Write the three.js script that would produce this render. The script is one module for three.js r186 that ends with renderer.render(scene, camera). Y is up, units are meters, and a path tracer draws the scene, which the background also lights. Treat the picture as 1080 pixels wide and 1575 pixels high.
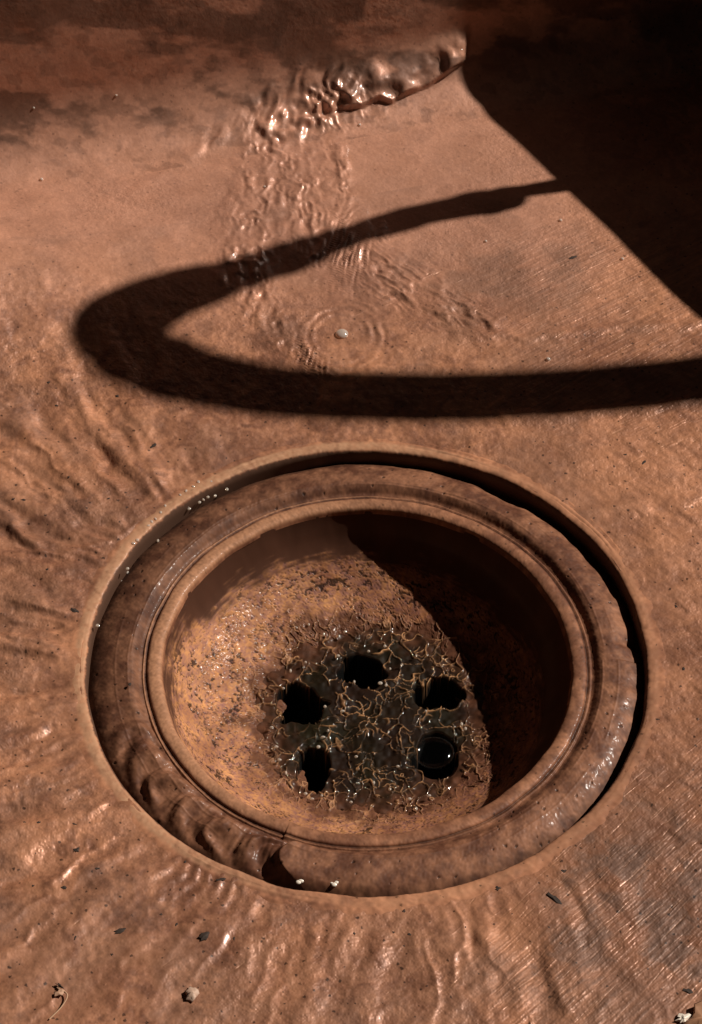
import * as THREE from 'three';
import { mergeGeometries } from 'three/addons/utils/BufferGeometryUtils.js';
import { RoundedBoxGeometry } from 'three/addons/geometries/RoundedBoxGeometry.js';

// ---------------------------------------------------------------- camera, sky, sun, exposure
const U = 0.1296e-3;                      // metres per working unit; the drain opening is 434 units in radius
const scene = new THREE.Scene();
const camera = new THREE.PerspectiveCamera(24, 702 / 1024, 0.02, 20);
const PITCH = 48.5 * Math.PI / 180, CAM = [-24.07, 2928.6, 2298.4];
camera.position.set(CAM[0] * U, CAM[1] * U, CAM[2] * U);
camera.lookAt(CAM[0] * U, CAM[1] * U - Math.sin(PITCH), CAM[2] * U - Math.cos(PITCH));
camera.updateMatrixWorld();
const renderer = new THREE.WebGLRenderer({ antialias: true });
renderer.toneMapping = THREE.LinearToneMapping;
renderer.toneMappingExposure = 1.0;
renderer.shadowMap.enabled = true;
const SUN_EL = 43 * Math.PI / 180, SUN_AZ = 19 * Math.PI / 180;
const S = [Math.cos(SUN_EL) * Math.cos(SUN_AZ), Math.sin(SUN_EL), -Math.cos(SUN_EL) * Math.sin(SUN_AZ)];
const sun = new THREE.DirectionalLight(new THREE.Color(1, 0.93, 0.84), 4.5);
sun.position.set(S[0] * 2, S[1] * 2, S[2] * 2);
sun.castShadow = true; sun.shadow.radius = 1.0;
sun.shadow.mapSize.set(4096, 4096);
Object.assign(sun.shadow.camera, { left: -0.4, right: 0.4, top: 0.4, bottom: -0.4, near: 0.5, far: 4 });
scene.add(sun, sun.target);
{                                         // a dim, even, slightly warm sky
  const w = 64, h = 32, d = new Float32Array(w * h * 4);
  for (let y = 0; y < h; y++) for (let x = 0; x < w; x++) {
    const k = 0.9 + 0.2 * y / h, i = (y * w + x) * 4;
    d[i] = 0.05 * k; d[i + 1] = 0.044 * k; d[i + 2] = 0.039 * k; d[i + 3] = 1;
  }
  const t = new THREE.DataTexture(d, w, h, THREE.RGBAFormat, THREE.FloatType);
  t.mapping = THREE.EquirectangularReflectionMapping; t.needsUpdate = true;
  scene.background = t; scene.environment = t;
  scene.backgroundIntensity = 0.2; scene.environmentIntensity = 0.2;
}

// ---------------------------------------------------------------- numbers and noise
let seed = 20251;
const rnd = () => { seed = (seed + 0x6D2B79F5) | 0; let t = Math.imul(seed ^ (seed >>> 15), 1 | seed); t = (t + Math.imul(t ^ (t >>> 7), 61 | t)) ^ t; return ((t ^ (t >>> 14)) >>> 0) / 4294967296; };
const clamp = (x, a = 0, b = 1) => x < a ? a : x > b ? b : x;
const sm = (a, b, x) => { const t = clamp((x - a) / (b - a)); return t * t * (3 - 2 * t); };
const lerp = (a, b, t) => a + (b - a) * t;
const TAB = new Float32Array(65536);
for (let i = 0; i < 65536; i++) TAB[i] = rnd() * 2 - 1;
const hsh = (x, y, s) => TAB[(Math.imul(x, 374761) + Math.imul(y, 668265) + s * 7919) & 65535];
function noise(x, y, s = 0) {             // value noise, -1..1
  const xi = Math.floor(x), yi = Math.floor(y), fx = x - xi, fy = y - yi;
  const u = fx * fx * fx * (fx * (fx * 6 - 15) + 10), v = fy * fy * fy * (fy * (fy * 6 - 15) + 10);
  const a = hsh(xi, yi, s), b = hsh(xi + 1, yi, s), c = hsh(xi, yi + 1, s), d = hsh(xi + 1, yi + 1, s);
  return a + (b - a) * u + (c - a + (a - b - c + d) * u) * v;
}
const fbm = (x, y, s = 0, o = 3) => { let a = 0, k = 0.55; for (let i = 0; i < o; i++) { a += k * noise(x, y, s + i); x = x * 2.03 + 17.1; y = y * 2.03 - 9.7; k *= 0.5; } return a; };
const ridge = (x, y, s = 0) => 1 - 2 * Math.abs(noise(x, y, s));
function cells(x, y, s = 0) {             // [distance to nearest point, second minus first, random of the cell]
  const xi = Math.floor(x), yi = Math.floor(y); let d1 = 9, d2 = 9, id = 0;
  for (let j = -1; j < 2; j++) for (let i = -1; i < 2; i++) {
    const px = xi + i + 0.5 + 0.46 * hsh(xi + i, yi + j, s), py = yi + j + 0.5 + 0.46 * hsh(xi + i, yi + j, s + 5), d = Math.hypot(px - x, py - y);
    if (d < d1) { d2 = d1; d1 = d; id = hsh(xi + i, yi + j, s + 9); } else if (d < d2) d2 = d;
  }
  return [d1, d2 - d1, id];
}
// a place in the photograph, as the point of the basin (floor or wall, unrolled flat) that it shows
const AX = 0.9686, AZ = -0.249;           // along the wall; the way to the wall is (AZ, -AX)
const Q0 = 1185, RC = 150, TILT = 77 * Math.PI / 180, QC = RC * TILT;
const FL = 787.5 / Math.tan(12 * Math.PI / 180), cP = Math.cos(PITCH), sP = Math.sin(PITCH);
function F(px, py, h = 0) {
  const a = (px - 540) / FL, b = -(py - 787.5) / FL;
  const dx = a, dy = -sP + b * cP, dz = -cP - b * sP, t = (h - CAM[1]) / dy;
  const x = CAM[0] + dx * t, z = CAM[2] + dz * t, q = x * AZ - z * AX;
  if (h || q < Q0) return [x, z];
  let lo = 0, hi = QC + 900;              // past the foot of the wall: find how far up the ray meets it
  const vq = dx * AZ - dz * AX, cq = CAM[0] * AZ - CAM[2] * AX;
  for (let k = 0; k < 40; k++) {
    const m = (lo + hi) / 2, w = wallAt(m), tt = (w[0] - cq) / vq;
    if (CAM[1] + dy * tt > w[1]) lo = m; else hi = m;
  }
  const w = wallAt(lo), tt = (w[0] - cq) / vq, p = (CAM[0] + dx * tt) * AX + (CAM[2] + dz * tt) * AZ;
  return [p * AX + (Q0 + lo) * AZ, p * AZ - (Q0 + lo) * AX];
}
function wallAt(l) { const t = Math.min(l / RC, TILT), k = Math.max(0, l - QC); return [Q0 + RC * Math.sin(t) + k * Math.cos(t), RC * (1 - Math.cos(t)) + k * Math.sin(t)]; }
const flat = (p, q) => [p * AX + q * AZ, p * AZ - q * AX];
function seg(x, z, a, b) {                // [distance to the segment, share along it]
  const ux = b[0] - a[0], uz = b[1] - a[1], t = clamp(((x - a[0]) * ux + (z - a[1]) * uz) / (ux * ux + uz * uz));
  return [Math.hypot(x - a[0] - ux * t, z - a[1] - uz * t), t];
}
function path(x, z, pts, ws, soft = 0.6) {         // a soft stripe along points with widths
  let m = 0;
  for (let i = 0; i + 1 < pts.length; i++) { const [d, t] = seg(x, z, pts[i], pts[i + 1]); const w = lerp(ws[i], ws[i + 1], t); if (d < w) m = Math.max(m, 1 - sm(w * (1 - soft), w, d)); }
  return m;
}
const gauss = (x, z, c, r) => { const d = ((x - c[0]) ** 2 + (z - c[1]) ** 2) / (r * r); return d > 9 ? 0 : Math.exp(-d); };

// ---------------------------------------------------------------- things, parts, names
const used = {};
const numbered = (n) => { const k = used[n] = (used[n] ?? -1) + 1; return k ? `${n}_${String(k).padStart(3, '0')}` : n; };
function tag(o, label, category, group, kind) { if (label) o.userData.label = label; if (category) o.userData.category = category; if (group) o.userData.group = group; if (kind) o.userData.kind = kind; return o; }
function mesh(name, geo, mat, parent = scene) { const m = new THREE.Mesh(geo, mat); m.name = parent === scene ? numbered(name) : name; m.castShadow = m.receiveShadow = true; parent.add(m); return m; }
function thing(name, label, category, group) { const o = new THREE.Group(); o.name = numbered(name); scene.add(o); return tag(o, label, category, group); }
function sheet(nu, nv, fn, keep, wrap = false) {   // fn(i, j, out): out = x, y, z, r, g, b, u, v in working units
  const n = nu * nv, P = new Float32Array(n * 3), C = new Float32Array(n * 3), T = new Float32Array(n * 2), o = new Float64Array(8);
  for (let j = 0; j < nv; j++) for (let i = 0; i < nu; i++) {
    fn(i, j, o); const k = j * nu + i;
    P[k * 3] = o[0] * U; P[k * 3 + 1] = o[1] * U; P[k * 3 + 2] = o[2] * U; C[k * 3] = o[3]; C[k * 3 + 1] = o[4]; C[k * 3 + 2] = o[5]; T[k * 2] = o[6]; T[k * 2 + 1] = o[7];
  }
  const I = [];
  for (let j = 0; j + 1 < nv; j++) for (let i = 0; i < (wrap ? nu : nu - 1); i++) {
    const a = j * nu + i, b = j * nu + (i + 1) % nu, c = a + nu, d = b + nu;
    if (!keep || keep(a, b, c, d, P)) I.push(a, c, b, b, c, d);
  }
  const g = new THREE.BufferGeometry();
  g.setAttribute('position', new THREE.BufferAttribute(P, 3)); g.setAttribute('color', new THREE.BufferAttribute(C, 3)); g.setAttribute('uv', new THREE.BufferAttribute(T, 2));
  g.setIndex(new THREE.BufferAttribute(new Uint32Array(I), 1)); g.computeVertexNormals();
  return g;
}
const curve = (pts) => (x) => {            // smooth curve through [x, y] pairs, x ascending
  if (x <= pts[0][0]) return pts[0][1];
  for (let i = 0; i + 1 < pts.length; i++) if (x <= pts[i + 1][0]) {
    const [x0, y0] = pts[i], [x1, y1] = pts[i + 1], [xa, ya] = pts[Math.max(0, i - 1)], [xb, yb] = pts[Math.min(pts.length - 1, i + 2)];
    const h = x1 - x0, t = (x - x0) / h, m0 = (y1 - ya) / (x1 - xa) * h, m1 = (yb - y0) / (xb - x0) * h, t2 = t * t, t3 = t2 * t;
    return (2 * t3 - 3 * t2 + 1) * y0 + (t3 - 2 * t2 + t) * m0 + (-2 * t3 + 3 * t2) * y1 + (t3 - t2) * m1;
  }
  return pts[pts.length - 1][1];
};

// ---------------------------------------------------------------- the basin: floor, cove and back wall in one sheet
function place(p, q) {                    // [x, y, z, normal x, y, z] of the smooth basin at p along the wall, q towards it
  let b = q, y = 0, t = 0;
  if (q > Q0) { t = Math.min((q - Q0) / RC, TILT); b = Q0 + RC * Math.sin(t); y = RC * (1 - Math.cos(t)); if (q > Q0 + QC) { const l = q - Q0 - QC; b += l * Math.cos(t); y += l * Math.sin(t); } }
  const c = Math.cos(t), s = Math.sin(t);
  return [p * AX + b * AZ, y, p * AZ - b * AX, -s * AZ, c, s * AX];
}
// streams of running water on the floor
const ST = [
  [[F(700, 92), F(640, 118), F(560, 140), F(480, 175), F(440, 210)], [26, 50, 70, 95, 90]],
  [[F(440, 205), F(440, 260), F(480, 330), F(540, 400), F(620, 445), F(740, 500)], [115, 135, 128, 108, 84, 60]],
  [[F(420, 250), F(385, 340), F(370, 420), F(410, 500), F(500, 565)], [90, 84, 72, 58, 40]],
  [[F(520, 230), F(535, 330)], [24, 22]],
];
const stream = (x, z) => { let m = 0; for (const [p, w] of ST) m = Math.max(m, path(x, z, p, w, 0.95)); return clamp(m * 1.15 + (m > 0.02 ? 0.22 * noise(x / 17, z / 24, 67) : 0)); };
const RING = F(524, 518);
const EDGE = [F(716, 94), F(660, 133), F(624, 147), F(602, 160), F(582, 153), F(556, 167), F(505, 172)], RUN = [F(330, 215), F(400, 172), F(470, 140), F(560, 112)], SPLASH = [F(520, 150), F(465, 185), F(420, 205)];
const ridges = [                          // single long soft ridges: points, half width, height
  [[F(0, 350), F(70, 305), F(150, 262)], 26, 2.2], [[F(170, 392), F(260, 352), F(350, 328)], 22, 1.8], [[F(205, 300), F(260, 262), F(300, 232)], 16, 1.8],
  [[F(285, 232), F(350, 195), F(372, 180)], 14, 2], [[F(20, 690), F(75, 730), F(140, 790)], 15, 3], [[F(25, 815), F(60, 850)], 9, 3.2], [[F(140, 838), F(180, 818), F(212, 800)], 6, 2],
  [[F(60, 745), F(115, 800)], 10, 2.6], [[F(700, 515), F(820, 520), F(900, 512), F(1000, 503), F(1090, 495)], 11, 3], [[F(780, 640), F(880, 640), F(960, 632), F(1080, 615)], 12, 3.4],
  [[F(900, 785), F(990, 778), F(1090, 760)], 14, 1.8], [[F(160, 1255), F(240, 1225)], 12, 2.4],
];
const LEDGE_MID = F(630, 120), LEFT_HIGH = F(-260, 330), FAN = F(325, 1345);
function relief(x, z) {                   // broad relief of the wetted floor, in working units
  const r = Math.hypot(x, z); let ph = Math.atan2(-z, x); if (ph < 0) ph += 2 * Math.PI;
  let h = 2.2 * fbm(x / 170, z / 170, 3, 2) + 0.75 * fbm(x / 46, z / 46, 31, 2);
  // ripples that run towards the drain, strong on the left and below
  const w1 = sm(1.9, 2.5, ph) * (1 - sm(5.0, 5.9, ph)) * sm(440, 500, r) * (1 - sm(720, 1050, r) * 0.6);
  if (w1 > 0) {
    const wx = 26 * fbm(x / 90, z / 90, 41, 2), s = ph * 560 + wx + 0.12 * (r - 440), left = sm(4.1, 3.2, ph);
    h += w1 * (lerp(3.6, 5.4, left) * noise(s / 27, r / 105, 51) + lerp(1.1, 2.6, left) * noise(s / 15, r / 60, 52) + lerp(1.7, 1.5, left) * ridge((s + 9 * noise(x / 30, z / 30, 57)) / 25, (r + 12 * noise(x / 40, z / 40, 58)) / 95, 56));
  }
  h += (0.55 * noise(x / 9 + 0.4 * noise(x / 20, z / 20, 54), z / 13, 53) + 0.3 * ridge(x / 16, z / 22, 55)) * sm(-1150, -560, z) * (1 - 0.4 * sm(100, 400, x));
  // fine fan of ripples by the lower left of the rim
  const fan = gauss(x, z, FAN, 62);
  if (fan > 0.02) h += fan * 1.5 * Math.sin(ph * 440 / 2.9 + 2 * noise(r / 30, ph * 6, 8));
  const calm = gauss(x, z, LEDGE_MID, 110), st = stream(x, z) * (1 - 0.75 * calm);
  if (st > 0) {
    const k = sm(-60, 40, x + 0.25 * (z + 1000)) * sm(-1080, -960, z), ca = lerp(1, 0.72, k), sa = lerp(0, 0.69, k), wx = 6 * noise(x / 26, z / 26, 61), wz = 6 * noise(x / 26, z / 26, 62);
    const a = x * ca - z * sa + wx, b = x * sa + z * ca + wz, pat = 0.75 + 0.6 * noise(x / 34, z / 50, 66);
    h += st * (pat * (2.6 * noise(a / 15, b / 36, 63) + 1.7 * ridge(a / 11, b / 24, 64) + 1.3 * noise(a / 6, b / 11, 65)) + 1.6);
  }
  // rings round the bubble
  const dr = Math.hypot((x - RING[0]) * 1.15, z - RING[1]);
  if (dr < 130) h += (0.95 + 0.7 * noise(x / 34, z / 34, 6)) * Math.cos(dr / 3.1 + 1.6 * noise(x / 24, z / 24, 5)) * sm(38, 62, dr) * (1 - sm(66, 120, dr));
  // the thick edge of the water below the wall
  let e = 9e9, sd = 0;
  for (let k = 0; k + 1 < EDGE.length; k++) { const a = EDGE[k], b = EDGE[k + 1], [d] = seg(x, z, a, b); if (d < e) { e = d; sd = ((b[0] - a[0]) * (z - a[1]) - (b[1] - a[1]) * (x - a[0])) > 0 ? d : -d; } }
  if (e < 110) { const ends = sm(EDGE[6][0] - 40, EDGE[5][0], x) * (1 - sm(EDGE[0][0] - 12, EDGE[0][0] + 6, x)), m = sm(-2, 5, sd) * (1 - sm(24, 80, sd)) * ends; if (m > 0) h += m * (13 + 8 * noise(x / 27, z / 36, 71) + 1.6 * noise(x / 12, z / 15, 72)); }
  const lump = path(x, z, SPLASH, [42, 56, 50], 0.9);
  if (lump > 0) h += lump * (7 * noise(x / 13, z / 16, 73) + 4 * noise(x / 22, z / 26, 74) + 2);
  const run = path(x, z, RUN, [30, 60, 70, 40], 0.9);
  if (run > 0) h += run * 4.2 * noise((x * 0.94 + z * 0.34 + 5 * noise(x / 30, z / 30, 76)) / 11, (z * 0.94 - x * 0.34) / 42, 75);
  for (const [p, w, k] of ridges) { const m = path(x + 9 * noise(x / 40, z / 40, 13), z + 9 * noise(x / 40, z / 40, 14), p, p.map(() => w * 1.6), 1); if (m) h += k * m; }
  // worn, wavy metal on the right
  const right = sm(430, 520, r) * (sm(5.2, 5.9, ph) + (1 - sm(0.5, 1.3, ph)));
  if (right > 0) h += right * (1.3 * noise((x + z) / 60, (x - z) / 34, 81) + 0.8 * noise((x + 0.8 * z) / 42, (x - z) / 13, 82));
  // the floor dips to the drain and climbs a little to the left far corner
  h -= 5 * (1 - sm(430, 560, r));
  const lh = gauss(x, z, LEFT_HIGH, 390); if (lh > 0.001) h += 185 * lh * (1 - sm(-330, 60, x * AZ - z * AX - Q0));
  return h;
}
// scratches: straight fine lines in bundles (start, end, half width, depth)
const scratches = []; let dA, dB;
const grain = (x, z, a, s) => { const c = Math.cos(a), n = Math.sin(a); return 0.65 * noise((x * c - z * n) / 26, (x * n + z * c) / 2.3, s) + 0.5 * noise((x * c - z * n) / 60, (x * n + z * c) / 5, s + 1); };
const brushA = (x, z) => sm(60, 260, x) * sm(-150, 120, z) * sm(470, 560, Math.hypot(x, z)), brushB = (x, z) => sm(120, 330, x) * sm(-1080, -900, z) * (1 - sm(-560, -420, z));
{
  const line = (c, sx, sy, len, ang, n, w) => { for (let k = 0; k < n; k++) { const a = ang + (rnd() + rnd() - 1) * 0.16, l = len * (0.14 + 1.5 * rnd() ** 2.6), x = c[0] + (rnd() + rnd() - 1) * sx, z = c[1] + (rnd() + rnd() - 1) * sy; scratches.push([[x - l * Math.cos(a), z + l * Math.sin(a)], [x + l * Math.cos(a), z - l * Math.sin(a)], w * (0.6 + rnd() * 0.8), (rnd() < 0.66 ? 1 : -1) * (0.12 + 0.88 * rnd() ** 2.2)]); } };
  const dir = (a, b) => { const p = F(...a), q = F(...b); return Math.atan2(-(q[1] - p[1]), q[0] - p[0]); };
  dA = dir([840, 1450], [960, 1340]) ; dB = dir([760, 470], [900, 400]);
  line(F(960, 1380), 190, 260, 24, dA, 520, 0.7); line(F(1000, 1250), 120, 140, 26, dA, 130, 0.8); line(F(850, 1450), 150, 160, 30, dA, 90, 0.9);
  line(F(900, 450), 250, 190, 17, dB, 300, 0.85); line(F(960, 545), 170, 70, 18, dB, 110, 0.9); line(F(620, 420), 200, 170, 11, dB, 60, 1.1);
  line(F(1010, 660), 80, 90, 17, dB, 60, 1.3); line(F(350, 800), 40, 90, 10, dA + 0.4, 14, 1); line(F(500, 1440), 420, 120, 9, dA, 40, 1);
}
const TP0 = -720, TP1 = 1090, TQ0 = -790, TQ1 = 1620, TN = 2048;
const colorTex = new Uint8Array(TN * TN * 4), bumpTex = new Float32Array(TN * TN * 4), roughTex = new Uint8Array(TN * TN * 4);
const srgb8 = new Uint8Array(4097); for (let i = 0; i <= 4096; i++) { const c = i / 4096; srgb8[i] = Math.round(255 * (c <= 0.0031308 ? 12.92 * c : 1.055 * c ** (1 / 2.4) - 0.055)); }
const toS = (c) => srgb8[Math.round(clamp(c) * 4096)];
const ST_DARK = [[F(790, 430), 105, 0.5], [F(860, 395), 60, 0.5], [F(590, 280), 70, 0.34], [F(720, 490), 70, 0.35], [F(450, 400), 80, 0.2], [F(700, 250), 55, 0.3], [F(930, 1350), 110, 0.8], [F(1030, 1420), 95, 0.85], [F(900, 1460), 80, 0.75], [F(1000, 1290), 70, 0.6], [F(850, 1385), 70, 0.65], [F(960, 1530), 80, 0.6], [F(760, 1500), 60, 0.5], [F(120, 1480), 100, 0.4], [F(310, 1520), 110, 0.4], [F(600, 1510), 120, 0.35], [F(700, 1440), 70, 0.25], [F(330, 690), 60, 0.3], [F(200, 790), 70, 0.35], [F(60, 820), 60, 0.3], [F(60, 440), 70, 0.2]];  // stains; at left and bottom also dark bands of water-focused sunlight, painted
const SPK = (x, z) => {                   // isolated specks of grime: share of cover
  const [d, , id] = cells(x / 13, z / 13, 165), r = id > 0.72 ? 0.05 + 0.15 * (id - 0.72) / 0.28 : 0;
  return r ? 1 - sm(r * 0.7, r, d + 0.09 * noise(x / 2.2, z / 2.2, 166)) : 0;
};
function albedo(x, z, y, out) {           // colour of the stained metal: patina, stains, specks, painted dark bands of rippled sunlight
  const r = Math.hypot(x, z); let ph = Math.atan2(-z, x); if (ph < 0) ph += 6.28318;
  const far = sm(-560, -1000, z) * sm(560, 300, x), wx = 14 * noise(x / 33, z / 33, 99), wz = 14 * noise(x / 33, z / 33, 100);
  const big = fbm(x / 210 + 3, z / 210, 101, 3), mid = fbm((x + wx) / 52, (z + wz) / 52, 111, 3), mot = fbm((x + wx) / 15, (z + wz) / 15, 116, 3), fine = fbm(x / 4.6, z / 4.6, 121, 2);
  const calm = 1 - 0.5 * Math.max(far, 0.8 * sm(120, 330, x));
  let t = clamp(0.5 + 0.5 * big + calm * (0.6 * mid + 0.6 * mot)), v = 1 + 0.1 * big + calm * (0.1 * mid + 0.2 * mot + 0.28 * fine);
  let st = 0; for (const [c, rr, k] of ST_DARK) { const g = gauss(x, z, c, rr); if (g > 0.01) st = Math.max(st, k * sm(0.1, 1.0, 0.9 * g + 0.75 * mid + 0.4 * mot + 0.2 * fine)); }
  st = Math.max(st, sm(0.05, 0.6, fbm(x / 80, z / 80, 131, 4) + 0.2 * mot) * 0.26);
  const low = sm(3.85, 4.2, ph) * (1 - sm(5.75, 6.1, ph)) * sm(520, 640, r);        // dark bands between water-focused sunlight below the drain, put into the colour
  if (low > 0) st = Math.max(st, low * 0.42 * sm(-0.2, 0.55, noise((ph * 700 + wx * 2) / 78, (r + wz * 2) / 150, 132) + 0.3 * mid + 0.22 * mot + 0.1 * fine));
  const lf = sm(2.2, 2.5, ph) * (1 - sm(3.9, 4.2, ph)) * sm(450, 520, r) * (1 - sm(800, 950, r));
  if (lf > 0) st = Math.max(st, lf * 0.34 * sm(-0.15, 0.5, noise((ph * 560 + wx * 1.6) / 34, (r + wz) / 80, 133) + 0.35 * mot + 0.1 * fine));  // sunlight bands through the water, painted likewise left of the drain
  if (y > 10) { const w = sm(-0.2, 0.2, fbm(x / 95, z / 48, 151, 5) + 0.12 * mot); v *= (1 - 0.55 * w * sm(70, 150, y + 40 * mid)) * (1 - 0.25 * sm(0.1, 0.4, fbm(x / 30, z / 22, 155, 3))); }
  const ba = brushA(x, z), bb = brushB(x, z); if (ba > 0) v *= 1 + 0.36 * ba * sm(-0.4, 0.3, mid + 0.3 * big) * grain(x, z, dA, 191); if (bb > 0) v *= 1 + 0.22 * bb * grain(x, z, dB, 193);
  if (y > -150) st *= 0.35;
  v *= 1 - 0.75 * SPK(x, z) * (1 - 0.6 * far);
  const A = [0.27, 0.112, 0.063], B = [0.48, 0.212, 0.112], C = [0.55, 0.27, 0.178], D = [0.17, 0.085, 0.055];  // C: pinker far metal, with the glow at the far left painted in
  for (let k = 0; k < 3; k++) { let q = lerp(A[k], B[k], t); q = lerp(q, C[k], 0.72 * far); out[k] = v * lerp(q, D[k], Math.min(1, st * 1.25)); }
  out[3] = st;
}
{
  const o = [0, 0, 0, 0];
  for (let j = 0; j < TN; j++) for (let i = 0; i < TN; i++) {
    const p = lerp(TP0, TP1, (i + 0.5) / TN), q = lerp(TQ0, TQ1, (j + 0.5) / TN), [x, z] = flat(p, q), y = q - Q0, k = (j * TN + i) * 4;
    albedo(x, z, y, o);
    const wx = 0.5 + 0.5 * sm(-0.2, 0.3, fbm(x / 150, z / 150, 175, 2) + 0.4 * sm(100, 400, x) - 0.2 * sm(-900, -1200, z));
    let b = 0.5 + wx * (1 - 0.6 * sm(0, 80, y)) * (0.1 * noise(x / 2.6, z / 2.6, 171) + 0.13 * noise(x / 6, z / 6, 172) + 0.12 * noise(x / 13, z / 13, 173));
    const ba = brushA(x, z), bb = brushB(x, z); if (ba > 0) b += 0.2 * ba * grain(x, z, dA, 191); if (bb > 0) b += 0.15 * bb * grain(x, z, dB, 193);
    colorTex[k] = toS(o[0]); colorTex[k + 1] = toS(o[1]); colorTex[k + 2] = toS(o[2]); colorTex[k + 3] = 255;
    bumpTex[k] = b;
    roughTex[k] = 255; roughTex[k + 1] = Math.round(255 * clamp(0.46 + 0.1 * noise(x / 30, z / 30, 181) + 0.2 * o[3] + 0.08 * noise(x / 4, z / 4, 182))); roughTex[k + 2] = 255; roughTex[k + 3] = 255;
  }
  const toT = (x, z) => [(x * AX + z * AZ - TP0) / (TP1 - TP0) * TN, (x * AZ - z * AX - TQ0) / (TQ1 - TQ0) * TN];
  for (const [a, b, w, k] of scratches) {
    const [i0, j0] = toT(...a), [i1, j1] = toT(...b), n = Math.ceil(Math.hypot(i1 - i0, j1 - j0) * 2);
    for (let s = 0; s <= n; s++) {
      const t = s / n, ci = lerp(i0, i1, t), cj = lerp(j0, j1, t), f = Math.sin(Math.PI * t) ** 0.6;
      for (let dj = -2; dj <= 2; dj++) for (let di = -2; di <= 2; di++) {
        const i = Math.round(ci) + di, j = Math.round(cj) + dj; if (i < 0 || j < 0 || i >= TN || j >= TN) continue;
        const d = Math.hypot(i - ci, j - cj), m = f * clamp(1 - d / (w * 1.3)); if (m <= 0) continue;
        const q = (j * TN + i) * 4, was = bumpTex[q + 1], now = Math.max(was, m);   // green holds how far the scratch is drawn already
        if (now > was) { bumpTex[q] += (now - was) * k * 0.42; bumpTex[q + 1] = now; if (k > 0) { const l = 0.75 * (now - was) * k; for (let c = 0; c < 3; c++) colorTex[q + c] += (([196, 146, 112][c]) - colorTex[q + c]) * l; roughTex[q + 1] *= 1 - 0.3 * (now - was); } }
      }
    }
  }
  for (let k = 0; k < TN * TN * 4; k += 4) { bumpTex[k + 1] = bumpTex[k + 2] = bumpTex[k]; bumpTex[k + 3] = 1; }
}
const tex = (data, type, srgb) => { const t = new THREE.DataTexture(data, TN, TN, THREE.RGBAFormat, type); t.magFilter = THREE.LinearFilter; t.minFilter = THREE.LinearFilter; t.wrapS = t.wrapT = THREE.MirroredRepeatWrapping; if (srgb) t.colorSpace = THREE.SRGBColorSpace; t.needsUpdate = true; return t; };
const basinMat = new THREE.MeshPhysicalMaterial({ map: tex(colorTex, THREE.UnsignedByteType, true), bumpMap: tex(bumpTex, THREE.FloatType), bumpScale: 2.2 * U, roughnessMap: tex(roughTex, THREE.UnsignedByteType), roughness: 1, metalness: 0.2, clearcoat: 0.2, clearcoatRoughness: 0.2, side: THREE.DoubleSide });
const R0 = 440;
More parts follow.
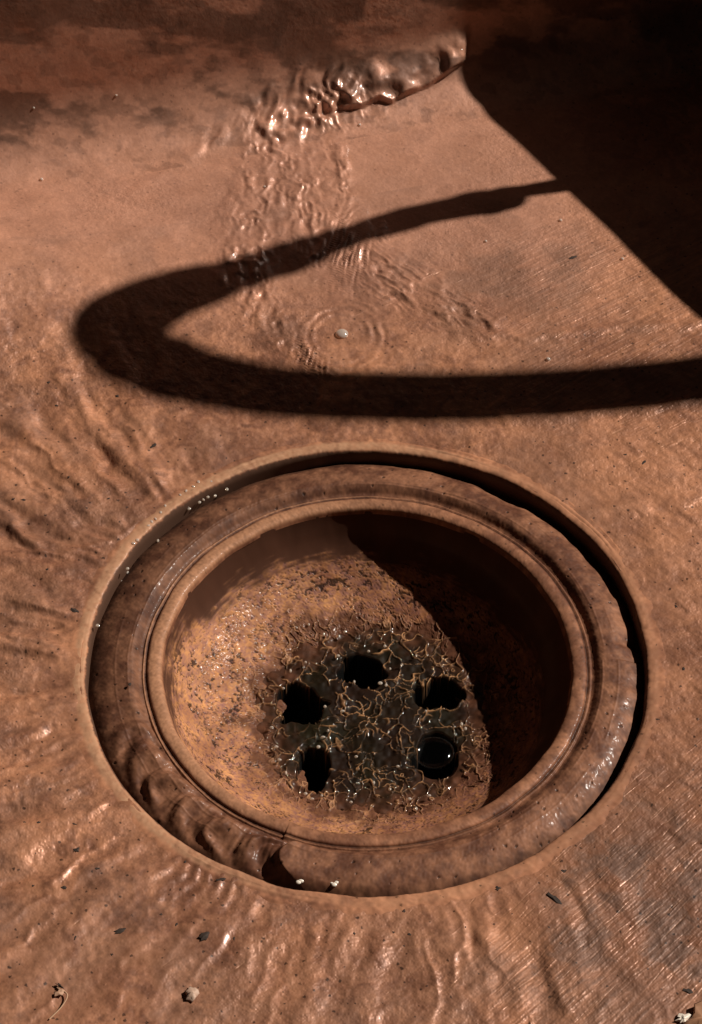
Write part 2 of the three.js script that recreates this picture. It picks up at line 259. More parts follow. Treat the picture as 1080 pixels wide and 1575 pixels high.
{
  const axis = (a, b, step, lo, hi) => { const v = []; let s = step, x = a; const left = []; while (x > lo) { s *= 1.25; x -= s; left.unshift(x); } v.push(...left); for (x = a; x < b; x += step) v.push(x); s = step; while (x < hi) { v.push(x); s *= 1.25; x += s; } return v; };
  const ps = axis(-690, 1000, 2.4, -1800, 2600), qs = axis(-750, 1480, 2.4, -1500, 2300), o3 = [0, 0, 0, 0];
  const geo = sheet(ps.length, qs.length, (i, j, o) => {
    let p = ps[i], q = qs[j], w = place(p, q);
    const r = Math.hypot(w[0], w[2]);
    if (r < R0 && r > R0 - 4) { const k = R0 / r; w[0] *= k; w[2] *= k; p = w[0] * AX + w[2] * AZ; q = w[0] * AZ - w[2] * AX; }
    const [fx, fz] = q > Q0 ? flat(p, q) : [w[0], w[2]], inner = r < R0 - 8, h = inner ? -20 : relief(fx, fz);
    o[0] = w[0] + w[3] * h; o[1] = w[1] + w[4] * h; o[2] = w[2] + w[5] * h; o[3] = o[4] = o[5] = 1;
    o[6] = (p - TP0) / (TP1 - TP0); o[7] = (q - TQ0) / (TQ1 - TQ0);
  }, (a, b, c, d, P) => { for (const k of [a, b, c, d]) if (Math.hypot(P[k * 3], P[k * 3 + 2]) < (R0 - 1) * U) return false; return true; });
  geo.deleteAttribute('color');
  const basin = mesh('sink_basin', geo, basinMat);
  tag(basin, 'worn copper coloured metal sink basin with wet rippled floor and dark back wall', null, null, 'structure');
  // the rolled edge of the drain hole
  const rimMat = new THREE.MeshPhysicalMaterial({ vertexColors: true, roughness: 0.55, metalness: 0.05, clearcoat: 0.05, clearcoatRoughness: 0.25, specularIntensity: 0.25, side: THREE.DoubleSide });
  const prof = curve([[0, -9], [0.12, -4.2], [0.3, -2.4], [0.48, -1.8], [0.6, -3], [0.7, -7], [0.78, -16], [0.88, -34], [1, -56]]);
  const rad = curve([[0, 474], [0.3, 451], [0.48, 443], [0.6, 436.5], [0.7, 432.5], [0.78, 430.5], [1, 432]]);
  const rg = sheet(1800, 44, (i, j, o) => {
    const ph = i / 1800 * 2 * Math.PI, t = j / 43, c = Math.cos(ph), s = -Math.sin(ph);
    const r = rad(t) + 1.3 * (1 - sm(0.55, 0.8, t)) * fbm(ph * 40, t * 2, 201, 4) + 2 * noise(ph * 7, 1, 203), x = r * c, z = r * s;
    const fl = t < 0.5 ? relief(x, z) + 5 : 5 * noise(ph * 3, 0, 3) * 0;
    albedo(x, z, 0, o3);
    const grime = clamp(1.3 * sm(0.62, 0.72, t + 0.05 * fbm(ph * 34, t * 4, 205, 3) + 0.02 * noise(ph * 150, t * 20, 206))), worn = sm(0.22, 0.36, t) * (1 - sm(0.6, 0.68, t)) * (0.25 + 0.85 * sm(-0.3, 0.5, Math.cos(ph - 2.75))) * (0.85 + 0.6 * fbm(x / 6, z / 6, 204, 3));
    o[0] = x; o[2] = z; o[1] = prof(t) + 0.5 * fl * (1 - t) - 1.5 + 0.3 * noise(x / 6, z / 6, 207) + 0.5 * noise(x / 17, z / 17, 210) + (t < 0.45 ? 0.7 * Math.sin(r / 1.7 + 3 * noise(ph * 5, 2, 208)) * sm(0.02, 0.15, t) * sm(0, 0.5, noise(ph * 3.1, 4, 209) + 0.3 * Math.cos(ph - 2.7)) : 0);
    for (let k = 0; k < 3; k++) o[3 + k] = lerp(lerp(o3[k], [0.5, 0.27, 0.155][k], 0.75 * worn), [0.11, 0.057, 0.037][k], clamp(grime));
    o[6] = ph; o[7] = t;
  }, null, true);
  mesh('drain_hole_edge', rg, rimMat, basin);
}

// ---------------------------------------------------------------- the drain fitting: ring, lip, cup, strainer
const drain = thing('sink_drain', 'round metal sink drain with pitted ring and encrusted strainer sunk in the basin floor', 'drain');
const TAU = 2 * Math.PI, ang = (px, py) => { const p = F(px, py, -15); let a = Math.atan2(-p[1], p[0]); return a < 0 ? a + TAU : a; };
const END = ang(426, 1305);               // where the raised water ends on the ring
const fitMat = new THREE.MeshPhysicalMaterial({ vertexColors: true, roughness: 0.6, metalness: 0.06, clearcoat: 0.08, clearcoatRoughness: 0.18, specularIntensity: 0.45, side: THREE.DoubleSide });
function metalTone(x, z, r, dark, out) {
  const f = fbm(x / 5, z / 5, 301, 3), m = fbm(x / 34, z / 34, 311, 3); const g = fbm(x / 13, z / 13, 316, 3), t = clamp(0.42 + 0.9 * m + 0.7 * g); let v = dark * (1 + 0.3 * f + 0.15 * g);
  v *= 1 - 0.7 * SPK(x + 300, z);
  out[0] = v * lerp(0.17, 0.37, t); out[1] = v * lerp(0.064, 0.16, t); out[2] = v * lerp(0.034, 0.085, t);
}
const wave = (ph, r = 383) => {                    // how the water lies on the ring: [swell, rise of its rounded end]
  let d = ph - END - 0.1 * Math.min(1.4, ((r - 383) / 36) ** 2); const w = sm(-1.05, -0.75, d) * (1 - sm(-0.02, 0, d));
  return [w, d >= 0 && d < 1.2 ? Math.exp(-d / 0.27) * (1 - sm(0.4, 1.1, d)) : 0, d];
};
{
  const prof = curve([[346, -24], [352, -21.5], [357, -16.5], [362, -12.4], [370, -10.6], [383, -11.6], [396, -15], [408, -21], [418, -28], [426, -36], [431, -42], [440, -44]]);
  const o3 = [0, 0, 0];
  const g = sheet(1900, 76, (i, j, o) => {
    const ph = i / 1900 * TAU, c = Math.cos(ph), s = -Math.sin(ph), r = 345 + 90 * j / 75, x = r * c, z = r * s;
    const bite = ph < 1.2 || ph > 5.9 ? 8 * noise(ph * 6 + 2, 0, 331) + 3 * noise(ph * 17, 0, 332) : 1.5 * noise(ph * 12, 0, 333);
    const nib = Math.exp(-(((ph - ang(968, 985)) / 0.02) ** 2)) * 9;
    let y = prof(r + (bite + nib + 10 * sm(0.3, 0.6, ph) * (1 - sm(0.9, 1.6, ph)) - 4) * sm(372, 405, r)) + 0.4 * fbm(x / 9, z / 9, 341, 3) + 0.22 * noise(x / 3.4, z / 3.4, 342) + 1.2 * noise(x / 40, z / 40, 343);
    const [w, e, d] = wave(ph, r), across = sm(346, 358, r) * (1 - sm(398, 422, r));
    if (w > 0) y += w * across * (4.8 * Math.sin(d * 41 + 0.02 * (r - 380) + 1.4 * noise(r / 22, ph * 9, 351)) + 1.6 * noise(ph * 60, r / 18, 352)) - w * 3 * sm(352, 400, r);
    if (e > 0) y += e * (sm(345, 362, r) * (1 - sm(408, 428, r))) * 14 * sm(0, 0.03, d) + e * 5 * sm(345, 350, r) * (1 - sm(350, 380, r));
    y -= 1.2 * SPK(x + 300, z);
    for (const [rc, k] of [[364, 0.9], [369, 0.7], [389, 0.6]]) y += k * Math.exp(-(((r + 0.8 * noise(ph * 8, rc, 346) - rc) / 1.5) ** 2)) * sm(-0.3, 0.2, noise(ph * 5, rc, 347));
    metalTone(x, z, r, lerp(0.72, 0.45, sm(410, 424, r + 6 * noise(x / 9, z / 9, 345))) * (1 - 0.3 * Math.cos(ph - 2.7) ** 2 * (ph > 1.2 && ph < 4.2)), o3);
    o[0] = x; o[1] = y; o[2] = z; o[3] = o3[0]; o[4] = o3[1]; o[5] = o3[2]; o[6] = ph; o[7] = r;
  }, null, true);
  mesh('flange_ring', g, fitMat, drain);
  const rr = curve([[0, 353], [0.1, 350], [0.22, 347], [0.34, 344], [0.46, 341], [0.56, 338], [0.68, 331], [0.8, 322.5], [0.9, 317.5], [1, 315]]);
  const yy = curve([[0, -25], [0.1, -24.5], [0.18, -23], [0.26, -21.4], [0.36, -22.2], [0.46, -22.6], [0.55, -19.2], [0.68, -17.4], [0.8, -18.3], [0.9, -22], [1, -31]]);
  const g2 = sheet(1900, 46, (i, j, o) => {
    const ph = i / 1900 * TAU, t = j / 45, r = rr(t) + 1.3 * noise(ph * 9, t, 361), x = r * Math.cos(ph), z = -r * Math.sin(ph), [w, e, d] = wave(ph);
    let y = yy(t) + 0.35 * fbm(x / 8, z / 8, 362, 2) + 0.2 * noise(x / 3, z / 3, 363);
    if (e > 0) y += e * 6 * (1 - sm(0.2, 0.9, t)) * sm(-0.05, 0.03, d);
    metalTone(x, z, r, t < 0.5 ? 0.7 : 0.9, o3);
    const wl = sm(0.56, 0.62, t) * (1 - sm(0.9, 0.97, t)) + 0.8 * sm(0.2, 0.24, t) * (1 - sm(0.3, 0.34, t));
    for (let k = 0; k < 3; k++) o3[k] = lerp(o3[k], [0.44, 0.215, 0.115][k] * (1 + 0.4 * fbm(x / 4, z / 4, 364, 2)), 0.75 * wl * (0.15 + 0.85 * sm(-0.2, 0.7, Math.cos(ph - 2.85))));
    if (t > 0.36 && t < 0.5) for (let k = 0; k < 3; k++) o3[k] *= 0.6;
    o[0] = x; o[1] = y; o[2] = z; o[3] = o3[0]; o[4] = o3[1]; o[5] = o3[2]; o[6] = ph; o[7] = t;
  }, null, true);
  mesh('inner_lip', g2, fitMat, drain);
}
function web(x, z, o) {                   // net lines, mostly focused sunlight put into colour and relief: o = share of net line, of raised body, random of the cell
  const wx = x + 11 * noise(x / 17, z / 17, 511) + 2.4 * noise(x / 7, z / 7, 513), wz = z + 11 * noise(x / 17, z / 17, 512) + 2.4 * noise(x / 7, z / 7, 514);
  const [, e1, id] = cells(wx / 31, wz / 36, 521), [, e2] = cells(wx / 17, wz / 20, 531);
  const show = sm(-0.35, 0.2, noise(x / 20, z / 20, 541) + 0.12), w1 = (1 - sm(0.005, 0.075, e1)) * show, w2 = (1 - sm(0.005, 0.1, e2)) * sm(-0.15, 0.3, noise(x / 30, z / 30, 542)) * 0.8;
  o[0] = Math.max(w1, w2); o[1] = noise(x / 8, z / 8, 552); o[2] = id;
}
const BX = 14, BZ = 6;                    // the strainer sits a little off the middle of the cup
{
  const prof = curve([[150, -185], [166, -170], [175, -154], [184, -149], [196, -144.5], [215, -137], [240, -127], [260, -116], [278, -102], [292, -86], [302, -70], [309, -53], [314, -38], [317, -26]]);
  const wb = [0, 0, 0], NR = 150;
  const g = sheet(1500, NR, (i, j, o) => {
    const ph = i / 1500 * TAU, r0 = lerp(317, 150, j / (NR - 1)), r = r0 + 9 * sm(220, 180, r0) * noise(ph * 7, 1, 404) + 4 * sm(200, 180, r0) * noise(ph * 19, 2, 405), k = sm(300, 170, r), x = r * Math.cos(ph) + BX * k, z = -r * Math.sin(ph) + BZ * k;
    const yb = prof(r0), cx = ph * 250, cy = -r0 - yb;
    const edge = r + 16 * fbm(Math.cos(ph) * 5, Math.sin(ph) * 5 + r / 70, 401, 4) + 9 * fbm(cx / 16, cy / 16, 402, 3);
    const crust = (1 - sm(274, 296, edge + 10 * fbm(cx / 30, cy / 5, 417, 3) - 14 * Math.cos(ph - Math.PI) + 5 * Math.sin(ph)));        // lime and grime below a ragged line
    const worm = ridge(cx / 6.5 + 0.7 * noise(cx / 11, cy / 11, 411), cy / 6.5, 412), lump = 0.6 * noise(cx / 3.2, cy / 3.2, 413) + 0.5 * noise(cx / 8, cy / 8, 416);
    let y = yb + 0.5 * noise(x / 12, z / 12, 414) + crust * (0.9 + 0.4 * worm + 0.25 * lump + 1.2 * fbm(x / 26, z / 26, 415, 2));
    const v = 1 + 0.25 * fbm(x / 30, z / 30, 421, 3);
    const pit = Math.max(sm(0.5, 0.72, noise(cx / 5.5, cy / 5.5 + 0.6 * noise(cx / 9, cy / 9, 434), 431) * 0.7 + 0.35 * noise(cx / 2.4, cy / 2.4, 432) + 0.5 * noise(cx / 26, cy / 26, 433)), 0.7 * sm(0.3, 0.7, 0.75 * noise(cx / 2.7, cy / 2.7, 436) + 0.4 * noise(cx / 18, cy / 18, 437)));
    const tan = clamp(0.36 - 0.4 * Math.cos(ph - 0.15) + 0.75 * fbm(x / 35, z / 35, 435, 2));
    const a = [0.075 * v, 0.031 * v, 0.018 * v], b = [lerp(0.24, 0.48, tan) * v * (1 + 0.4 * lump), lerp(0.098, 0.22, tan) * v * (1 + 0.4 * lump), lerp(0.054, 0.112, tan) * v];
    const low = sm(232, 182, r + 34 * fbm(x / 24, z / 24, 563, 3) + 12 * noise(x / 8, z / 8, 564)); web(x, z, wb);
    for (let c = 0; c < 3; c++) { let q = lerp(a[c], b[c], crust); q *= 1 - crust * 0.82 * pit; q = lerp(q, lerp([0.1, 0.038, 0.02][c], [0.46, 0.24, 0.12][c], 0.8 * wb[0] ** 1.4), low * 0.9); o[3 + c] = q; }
    y -= crust * pit * 1.0; y += low * (2.8 * wb[0] + 0.7 * wb[1]);
    o[0] = x; o[1] = y; o[2] = z; o[6] = ph; o[7] = r;
  }, null, true);
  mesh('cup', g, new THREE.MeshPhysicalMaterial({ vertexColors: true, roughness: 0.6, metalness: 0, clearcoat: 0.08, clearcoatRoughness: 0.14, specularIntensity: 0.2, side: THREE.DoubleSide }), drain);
}
// strainer plate with its round holes, grimy, with the painted net of sunlight lines
const HOLES = [[555, 1030, 40, 27], [676, 1066, 42, 23], [668, 1162, 38, 34], [480, 1186, 26, 34], [462, 1082, 42, 30]].map(([px, py, a, b]) => [...F(px, py, -150), a, b / 0.72]);
{
  const R = 192, N = 310, wb = [0, 0, 0];
  const hole = (x, z) => { let m = 0; HOLES.forEach(([cx, cz, a, b], k) => { const wob = 1 + 0.24 * noise(x / 19, z / 19, 500 + k); const d = Math.hypot((x - cx) / a, (z - cz) / b) * wob; m = Math.max(m, 1 - sm(0.74, 1.04, d)); }); return m; };
  const g = sheet(N, N, (i, j, o) => {
    const x = lerp(-R, R, i / (N - 1)) + BX, z = lerp(-R, R, j / (N - 1)) + BZ, r = Math.hypot(x - BX, z - BZ);
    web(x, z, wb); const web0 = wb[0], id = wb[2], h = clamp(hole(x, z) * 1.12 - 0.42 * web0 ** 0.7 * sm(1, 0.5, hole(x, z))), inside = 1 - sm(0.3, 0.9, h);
    let y = -152 + 3 * noise(x / 34, z / 34, 551) + inside * (3.2 * web0 + 1.0 * wb[1] + 1.6 * noise(x / 17, z / 17, 553) + 0.6 * id) + sm(150, 190, r) * 3 + 2 * noise(x / 12, z / 12, 566) * sm(150, 180, r);
    y -= 5 * sm(0, 0.4, h) + 85 * sm(0.35, 1, h);
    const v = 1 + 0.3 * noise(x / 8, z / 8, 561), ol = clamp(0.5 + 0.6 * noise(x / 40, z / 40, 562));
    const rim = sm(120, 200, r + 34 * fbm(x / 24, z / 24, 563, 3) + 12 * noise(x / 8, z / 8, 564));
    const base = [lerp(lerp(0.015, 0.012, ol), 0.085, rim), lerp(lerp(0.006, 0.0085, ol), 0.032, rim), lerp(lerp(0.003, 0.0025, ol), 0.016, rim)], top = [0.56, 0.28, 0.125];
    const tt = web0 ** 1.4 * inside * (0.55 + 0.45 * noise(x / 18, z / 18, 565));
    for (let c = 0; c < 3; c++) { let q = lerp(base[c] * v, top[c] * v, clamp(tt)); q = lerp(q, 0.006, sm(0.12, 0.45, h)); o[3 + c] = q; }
    o[0] = x; o[1] = y; o[2] = z; o[6] = i / N; o[7] = j / N;
  }, (a, b, c, d, P) => Math.hypot(P[a * 3] / U - BX, P[a * 3 + 2] / U - BZ) < R);
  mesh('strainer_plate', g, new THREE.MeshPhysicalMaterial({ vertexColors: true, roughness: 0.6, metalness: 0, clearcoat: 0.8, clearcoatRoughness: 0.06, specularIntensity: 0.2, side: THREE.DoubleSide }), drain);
  const pipe = new THREE.CylinderGeometry(190 * U, 180 * U, 420 * U, 48, 1, true); pipe.translate(BX * U, -365 * U, BZ * U);
  const cap = new THREE.CircleGeometry(181 * U, 48); cap.rotateX(-Math.PI / 2); cap.translate(BX * U, -574 * U, BZ * U);
  mesh('drain_pipe', mergeGeometries([pipe, cap]), new THREE.MeshStandardMaterial({ color: new THREE.Color(0.02, 0.014, 0.01), roughness: 0.8, side: THREE.DoubleSide }), drain);
}

// ---------------------------------------------------------------- the tap and an added caster, outside the frame, that throw the shadows
const onBasin = (px, py) => { const f = F(px, py); return place(f[0] * AX + f[1] * AZ, f[0] * AZ - f[1] * AX); };
const up = (px, py, t, extra = 0) => { const w = onBasin(px, py); return new THREE.Vector3(w[0] * U + S[0] * t, w[1] * U + S[1] * t, w[2] * U + S[2] * t); };
const steel = new THREE.MeshStandardMaterial({ color: new THREE.Color(0.45, 0.4, 0.35), metalness: 0.9, roughness: 0.3 });
function sweep(points, radii, seg = 160, sides = 28) {
  const c = new THREE.CatmullRomCurve3(points, false, 'centripetal'), fr = c.computeFrenetFrames(seg), P = [], I = [], n = points.length - 1;
  for (let i = 0; i <= seg; i++) {
    const t = i / seg, q = c.getPoint(t), k = Math.min(Math.floor(t * n), n - 1), rr = lerp(radii[k], radii[k + 1], t * n - k) * U * (1 + 0.17 * sm(0.55, 0.7, t) * (noise(t * 46, 3, 601) + 0.6 * noise(t * 110, 4, 602)));
    for (let s = 0; s < sides; s++) { const a = s / sides * TAU, v = fr.normals[i].clone().multiplyScalar(Math.cos(a) * rr).addScaledVector(fr.binormals[i], Math.sin(a) * rr).add(q); P.push(v.x, v.y, v.z); }
  }
  for (let i = 0; i < seg; i++) for (let s = 0; s < sides; s++) { const a = i * sides + s, b = i * sides + (s + 1) % sides; I.push(a, b, a + sides, b, b + sides, a + sides); }
  const g = new THREE.BufferGeometry(); g.setAttribute('position', new THREE.Float32BufferAttribute(P, 3)); g.setIndex(I); g.computeVertexNormals(); return g;
}
{
  const tap = thing('kitchen_tap', 'metal tap beyond the right edge whose looped spout shades the basin floor', 'tap');
  const pts = [[1500, 520, 0.36], [1250, 558, 0.375], [1080, 583, 0.385], [900, 602, 0.395], [700, 610, 0.405], [520, 608, 0.415], [380, 596, 0.42], [258, 573, 0.425], [190, 540, 0.425], [172, 511, 0.42], [228, 474, 0.405], [328, 437, 0.37], [430, 403, 0.33], [550, 360, 0.285], [680, 322, 0.235], [790, 297, 0.2], [900, 280, 0.17], [1010, 262, 0.145]];
  const rad = [58, 58, 58, 57, 56, 55, 56, 62, 72, 74, 62, 46, 37, 31, 27, 22, 21, 21];
  mesh('spout', sweep(pts.map((p) => up(...p)), rad), steel, tap);
  mesh('sleeve', sweep([up(640, 333, 0.25), up(700, 320, 0.229), up(782, 308, 0.203)], [28, 31, 29], 20), steel, tap);
  const top = up(...pts[0]);
  const post = new THREE.LatheGeometry([[0.024, 0], [0.024, 0.006], [0.017, 0.012], [0.0135, 0.03], [0.0125, top.y * 0.8], [0.0115, top.y + 0.006], [0, top.y + 0.01]].map((p) => new THREE.Vector2(...p)), 40); post.translate(top.x, 0, top.z);
  mesh('tap_body', post, steel, tap);
  const lever = new THREE.CapsuleGeometry(0.005, 0.06, 8, 16); lever.rotateZ(-1.1); lever.translate(top.x + 0.035, top.y * 0.45, top.z);
  mesh('lever', lever, steel, tap);
}
{
  const h = 0.095, L = h / S[1], a = F(800, 225), b = F(1080, 495), dx = b[0] - a[0], dz = b[1] - a[1], l = Math.hypot(dx, dz), d = [dx / l, dz / l];
  const caster = thing('added_caster', 'unseen added crate beyond the right edge whose shadow darkens the far right corner', 'caster');  // made-up object out of view, added to throw the far right shadow
  const A = [(a[0] - d[0] * 330) * U, (a[1] - d[1] * 330) * U], len = (330 + l + 95) * U, wide = 0.13, th = 0.004;
  caster.position.set(A[0] + S[0] * L, 0, A[1] + S[2] * L); caster.rotation.y = Math.atan2(-d[1], d[0]);
  const m = new THREE.MeshStandardMaterial({ color: new THREE.Color(0.12, 0.1, 0.08), roughness: 0.6, metalness: 0.4 });
  const part = (n, w, hh, dd, x, y, z) => { const g = new RoundedBoxGeometry(w, hh, dd, 2, 0.0012); g.translate(x, y, z); mesh(n, g, m, caster); };
  // the side facing the drain rises to the back: its top edge is shaped to the shadow outline
  const top = [[690, -20], [692, 20], [697, 55], [706, 100], [740, 163]].map(([px, py]) => {
    const w = onBasin(px, py), ox = caster.position.x / U - w[0], oz = caster.position.z / U - w[2], k = 1 / (S[0] * d[1] - S[2] * d[0]), tau = (ox * d[1] - oz * d[0]) * k, al = (ox * S[2] - oz * S[0]) * -k;
    return [-al * U, (w[1] + tau * S[1]) * U];
  });
  const side = (z) => { const sh = new THREE.Shape(); sh.moveTo(top[0][0], 0.002); for (const p of top) sh.lineTo(...p); sh.lineTo(330 * U, h); sh.lineTo(len, h); sh.lineTo(len, 0.002); sh.closePath(); const g = new THREE.ExtrudeGeometry(sh, { depth: th, bevelEnabled: false }); g.translate(0, 0, z); mesh('side_panel', g, m, caster); };
  side(-th); side(-wide);
  part('end_panel', th, h - 0.004, wide - 2 * th - 0.0004, th / 2, h / 2, -wide / 2); part('end_panel', th, h - 0.004, wide - 2 * th - 0.0004, len - th / 2, h / 2, -wide / 2);
  part('top_panel', len - 0.06, 0.004, wide - 2 * th - 0.0004, len / 2 + 0.03, h - 0.004, -wide / 2);
}
// ---------------------------------------------------------------- water, bubbles, droplets
const waterMat = new THREE.MeshPhysicalMaterial({ color: 0xffffff, transmission: 1, thickness: 0, roughness: 0.1, ior: 1.45, side: THREE.DoubleSide });
const dropMat = new THREE.MeshPhysicalMaterial({ color: new THREE.Color(0.95, 0.85, 0.74), roughness: 0.06, ior: 2.33, transmission: 0.6, thickness: 0 });
{
  const mask = (x, z) => Math.max(stream(x, z), path(x, z, SPLASH, [46, 60, 54], 0.8), path(x, z, [F(706, 84), F(650, 108), F(590, 138), F(500, 160)], [14, 34, 44, 40], 0.5));
  const c = [F(300, 170), F(760, 60), F(380, 590), F(780, 560)].map(([x, z]) => [x * AX + z * AZ, x * AZ - z * AX]);
  const p0 = Math.min(...c.map((v) => v[0])), p1 = Math.max(...c.map((v) => v[0])), q0 = Math.min(...c.map((v) => v[1])), q1 = Math.max(...c.map((v) => v[1])), st = 3, nu = Math.ceil((p1 - p0) / st), nv = Math.ceil((q1 - q0) / st), M = new Float32Array(nu * nv);
  const g = sheet(nu, nv, (i, j, o) => {
    const p = p0 + i * st, q = q0 + j * st, w = place(p, q), [x, z] = flat(p, q), m = M[j * nu + i] = mask(x, z);
    const h = m > 0.02 ? relief(x, z) - 0.6 + 2.6 * sm(0.05, 0.4, m) + m * (0.8 * noise(x / 9, z / 12, 701) + 0.3 * noise(x / 5, z / 6, 702)) : -3;
    for (let k = 0; k < 3; k++) { o[k] = w[k] + w[3 + k] * h; o[3 + k] = 1; }
    o[6] = i / nu; o[7] = j / nv;
  }, (a, b, cc, d) => Math.min(M[a], M[b], M[cc], M[d]) > 0.06);
  g.deleteAttribute('color');
  tag(mesh('running_water', g, waterMat), 'clear rippling water that splashes at the wall foot and runs over the basin floor', null, null, 'structure');
}
const ball = new THREE.SphereGeometry(1, 20, 14), bead = new THREE.SphereGeometry(1, 12, 9);
function blob(name, geo, mat, px, py, sx, sy, sz, turn, label, category, group, lift = 0.3, plane) {
  const m = mesh(name, geo, mat); tag(m, label, category, group);
  if (plane === undefined) { const f = F(px, py), w = onBasin(px, py), h = relief(f[0], f[1]) + sy * lift; m.position.set((w[0] + w[3] * h) * U, (w[1] + w[4] * h) * U, (w[2] + w[5] * h) * U); } else { const f = F(px, py, plane); m.position.set(f[0] * U, (plane + sy * lift) * U, f[1] * U); }
  m.scale.set(sx * U, sy * U, sz * U); m.rotation.y = turn; return m;
}
blob('water_bubble', ball, dropMat, 526, 515, 11, 6, 11, 0, 'round water bubble in the middle of ripple rings on the basin floor', 'bubble');
const filmMat = new THREE.MeshPhysicalMaterial({ color: 0xffffff, transmission: 1, thickness: 0, roughness: 0.08, ior: 1.33 });
blob('water_bubble', ball, filmMat, 668, 1158, 32, 11, 30, 0, 'large clear bubble swelling over the right lower strainer hole', 'bubble', undefined, 0.05, -146);
for (const [px, py, r, label] of [[862, 340, 6, 'brightest droplet on the worn metal beside the crate shadow'], [843, 554, 7, 'flat droplet just above the wide shadow band on the right'], [957, 399, 6, 'droplet on the worn metal near the right edge above the shadow band'], [407, 289, 5, 'droplet left of the running water below the splash'], [64, 277, 6, 'lone droplet on the bright floor at the far left'], [179, 147, 4, 'right one of two droplets on the dark wall'], [52, 166, 4, 'left one of two droplets on the dark wall'], [553, 193, 5, 'droplet at the right end of the splash'], [747, 372, 5, 'droplet in the loop of the tap shadow below the sleeve step']])
  blob('water_droplet', bead, dropMat, px, py, r * 0.6, r * 0.5, r * 0.6, 0, label, 'droplet');
const RIMDROPS = [[205, 833], [211, 828], [228, 806], [233, 800], [239, 796], [254, 776], [277, 759], [286, 753], [297, 746], [305, 739], [325, 738], [196, 872], [150, 960], [247, 786]];
RIMDROPS.forEach(([px, py], k) => blob('water_droplet', bead, dropMat, px, py, 2.2 + 1.5 * rnd(), 2, 2.2 + 1.2 * rnd(), rnd() * 3, 'tiny bright water droplet along the upper left outer edge of the drain', 'droplet', 'droplets along the outer edge of the drain', 0.4));
for (const [px, py, pl] of [[307, 773, -18], [313, 769, -18], [320, 765, -18], [331, 763, -18], [349, 753, -18], [291, 783, -22], [243, 832, -26], [251, 845, -26], [262, 846, -24], [196, 881, -36], [188, 895, -36], [184, 908, -36], [384, 811, -22], [350, 830, -22], [314, 858, -22], [265, 920, -22], [298, 880, -22], [285, 1247, -26], [292, 1253, -28], [306, 1262, -28], [330, 1290, -28]])
  blob('water_droplet', bead, dropMat, px, py, 1.9 + 1.5 * rnd(), 2, 1.9 + 1.4 * rnd(), rnd() * 3, 'tiny bright water droplet clinging to the ring of the drain', 'droplet', 'droplets on the drain ring', 0.3, pl);
const GLINTS = [[475, 962], [456, 967], [498, 977], [531, 973], [390, 997], [397, 1003], [405, 992], [402, 1010], [567, 1003], [592, 995], [600, 1030], [618, 1024], [585, 1052], [594, 1055], [545, 1050], [500, 1088], [527, 1095], [505, 1125], [497, 1135], [490, 1150], [710, 1115], [716, 1122], [655, 1095], [575, 1205], [600, 1215], [630, 1230], [640, 1245], [495, 1225], [480, 1230], [470, 1222], [440, 1190], [430, 1170], [425, 1150], [418, 1120], [436, 1060], [447, 1033], [470, 1020], [520, 1010], [640, 1010], [548, 1165], [612, 1180], [540, 1235], [660, 1225]];
GLINTS.forEach(([px, py]) => blob('froth_bubble', bead, dropMat, px, py, 2 + 2 * rnd() ** 2, 2.4, 2 + 1.8 * rnd() ** 2, 0, 'tiny bright froth bubble among the grime of the strainer', 'bubble', 'froth bubbles on the strainer', 0.9, Math.hypot((px - 580) / 170, (py - 1100) / 135) < 0.8 ? -146 : -139));
const whiteMat = new THREE.MeshPhysicalMaterial({ color: new THREE.Color(0.85, 0.74, 0.62), roughness: 0.25, clearcoat: 1, clearcoatRoughness: 0.1 });
const cluster = (px, py, n, label) => { const g = []; for (let k = 0; k < n; k++) { const s = new THREE.SphereGeometry((1.6 + 2.6 * rnd()) * U, 12, 9); s.scale(1.2, 0.7, 1); s.translate((k - n / 2) * 3.6 * U, 0, (rnd() * 5 - 2) * U); g.push(s); } const f = F(px, py, -14), m = mesh('foam_fleck', mergeGeometries(g), whiteMat); m.position.set(f[0] * U, -14 * U, f[1] * U); tag(m, label, 'foam'); };
cluster(467, 1355, 4, 'left one of two white foam flecks on the near side of the drain ring'); cluster(516, 1358, 3, 'right one of two white foam flecks on the near side of the drain ring');

// ---------------------------------------------------------------- bits of dirt
const chipGeo = [0, 1, 2, 3].map((k) => { const g = new THREE.SphereGeometry(1, 14, 10), P = g.attributes.position; for (let i = 0; i < P.count; i++) { const x = P.getX(i), y = P.getY(i), z = P.getZ(i), f = 1 + 0.35 * noise(x * 1.7 + k * 9, z * 1.7 + y, 801) + 0.2 * noise(x * 4 + k, z * 4 - y * 3, 802); const rg = 1 + 0.5 * noise(Math.atan2(z, x) * 2.3, k * 3.7, 805) + 0.3 * noise(Math.atan2(z, x) * 6, k * 5.1, 806); P.setXYZ(i, x * f * rg, y * (0.7 + 0.5 * noise(x * 3, z * 3, 803 + k)) + 0.25 * noise(x * 2, z * 2, 807 + k), z * f * rg); } g.computeVertexNormals(); return g; });
const dirt = new THREE.MeshStandardMaterial({ color: new THREE.Color(0.035, 0.02, 0.013), roughness: 0.8 });
const rust = new THREE.MeshStandardMaterial({ color: new THREE.Color(0.12, 0.05, 0.03), roughness: 0.8 });
const fleck = (px, py, a, b, turn, label, group, mat = dirt, z = a *= 0.66, y = b *= 0.66) => blob('dirt_fleck', chipGeo[Math.floor(rnd() * 4)], mat, px, py, a, Math.min(a, b) * 0.32, b * 0.85, turn, label, 'dirt', group, 0.5);
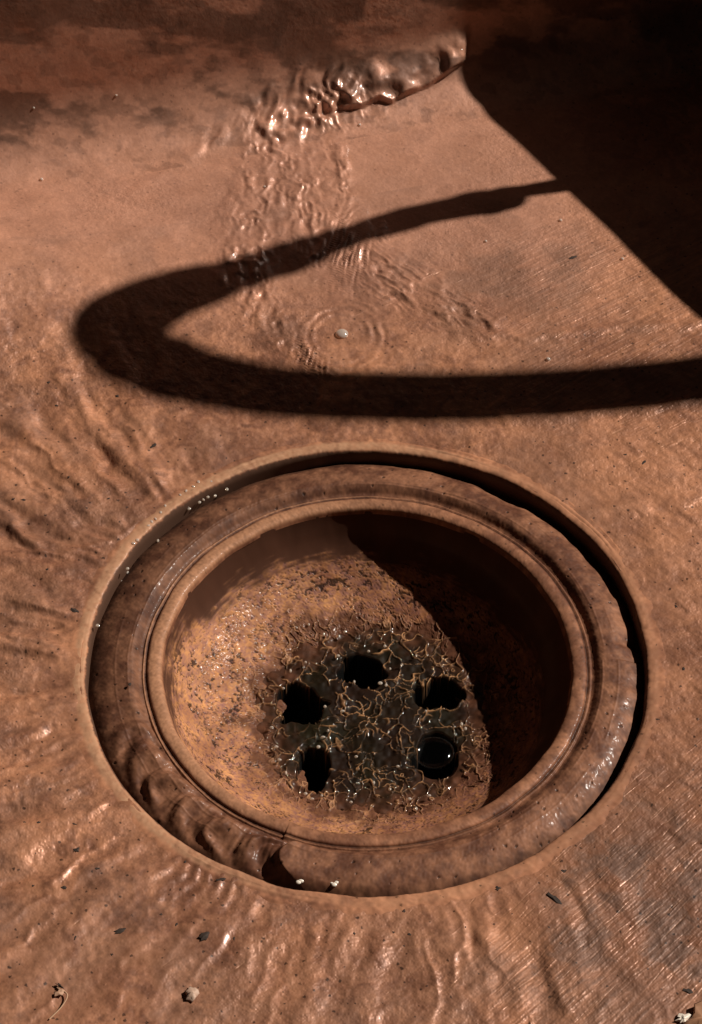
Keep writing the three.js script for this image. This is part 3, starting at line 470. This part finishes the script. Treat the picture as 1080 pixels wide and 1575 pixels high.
for (const a of [[115, 938, 8, 5, -0.5, 'dark dirt chip left of the drain beside its outer edge'], [853, 1383, 17, 6, -0.9, 'long dark dirt scrap on the metal below right of the drain'], [868, 1338, 7, 5, 0.3, 'dark dirt chip just above the long scrap at lower right'], [767, 1364, 6, 6, 0, 'dark dirt chip below the near right edge of the drain'], [316, 1441, 9, 8, 0.6, 'lumpy dark dirt crumb below the near left edge of the drain'], [340, 1351, 9, 4, 0, 'flat dark dirt chip among the fine ripples by the near edge of the drain'], [118, 1306, 6, 7, 0, 'dark dirt crumb on the rippled floor at lower left'], [1058, 1524, 9, 6, -0.6, 'dark dirt chip near the lower right corner'], [236, 687, 8, 5, 0.5, 'dark dirt chip with a thin tail between shadow and drain'], [990, 712, 7, 4, 0.7, 'dark dirt chip on the smooth floor right of the drain'], [187, 1430, 10, 5, 0.3, 'rusty dirt scrap on the floor at lower left'], [882, 397, 9, 4, 0.4, 'dark dirt streak on the worn metal beside the crate shadow']]) fleck(...a);
for (const [px, py] of [[181, 613], [88, 630], [76, 598], [167, 766], [36, 771], [22, 770], [14, 785], [52, 1363], [98, 1366], [116, 1444], [38, 1265], [60, 1267], [115, 1268], [150, 1337], [248, 1405], [271, 1420], [172, 1468], [605, 1431], [630, 1435], [716, 1425], [475, 657], [107, 738], [73, 877], [136, 945], [1052, 730], [962, 700], [1040, 930], [1052, 1026], [1012, 1104], [917, 1265], [622, 1398], [545, 1434], [285, 1323], [360, 1443], [200, 1050]])
  fleck(px, py, 2.2 + 2.6 * rnd(), 2 + 1.8 * rnd(), rnd() * 3, 'tiny dark dirt speck on the wet basin floor', 'dirt specks on the basin floor');
const stone = new THREE.MeshStandardMaterial({ color: new THREE.Color(0.5, 0.33, 0.24), roughness: 0.6 });
blob('pale_pebble', chipGeo[1], stone, 297, 1530, 6.5, 5, 8.5, 0.2, 'pale oval grain on the dark blotched floor at lower left', 'grain', undefined, 0.6);
blob('pale_pebble', chipGeo[2], new THREE.MeshStandardMaterial({ color: new THREE.Color(0.4, 0.2, 0.11), roughness: 0.6 }), 1080, 1573, 26, 18, 26, 0.2, 'round tan lump cut off by the lower right corner', 'lump', undefined, 0.4);
blob('pale_chip', chipGeo[3], new THREE.MeshStandardMaterial({ color: new THREE.Color(0.85, 0.74, 0.62), roughness: 0.4 }), 1050, 1572, 7, 5, 10, -0.5, 'bright white chip beside the tan lump in the lower right corner', 'chip', undefined, 0.6);
{
  const t = thing('plant_scrap', 'tiny dry plant scrap with pale husk and bent stalk at the lower left corner', 'plant scrap'), w = onBasin(92, 1528), f = F(92, 1528), h = relief(f[0], f[1]);
  t.position.set(w[0] * U, h * U, w[2] * U);
  const e = F(76, 1568), q = F(104, 1532), v = (p, y) => new THREE.Vector3((p[0] - w[0]) * U, y * U, (p[1] - w[2]) * U);
  mesh('stalk', new THREE.TubeGeometry(new THREE.CatmullRomCurve3([v(F(88, 1520), 3), v(q, 5), v(F(96, 1548), 3), v(e, 2)]), 24, 1 * U, 8), new THREE.MeshStandardMaterial({ color: new THREE.Color(0.5, 0.3, 0.18), roughness: 0.7 }), t);
  const hk = chipGeo[2].clone(); hk.scale(6 * U, 3 * U, 5 * U); hk.translate(0, 4 * U, 0); mesh('husk', hk, new THREE.MeshStandardMaterial({ color: new THREE.Color(0.52, 0.3, 0.19), roughness: 0.7 }), t);
  const hd = chipGeo[0].clone(); hd.scale(7 * U, 2 * U, 2 * U); hd.rotateY(-0.7); hd.translate(1 * U, 5 * U, -9 * U); mesh('seed_shell', hd, dirt, t);
}
renderer.render(scene, camera);
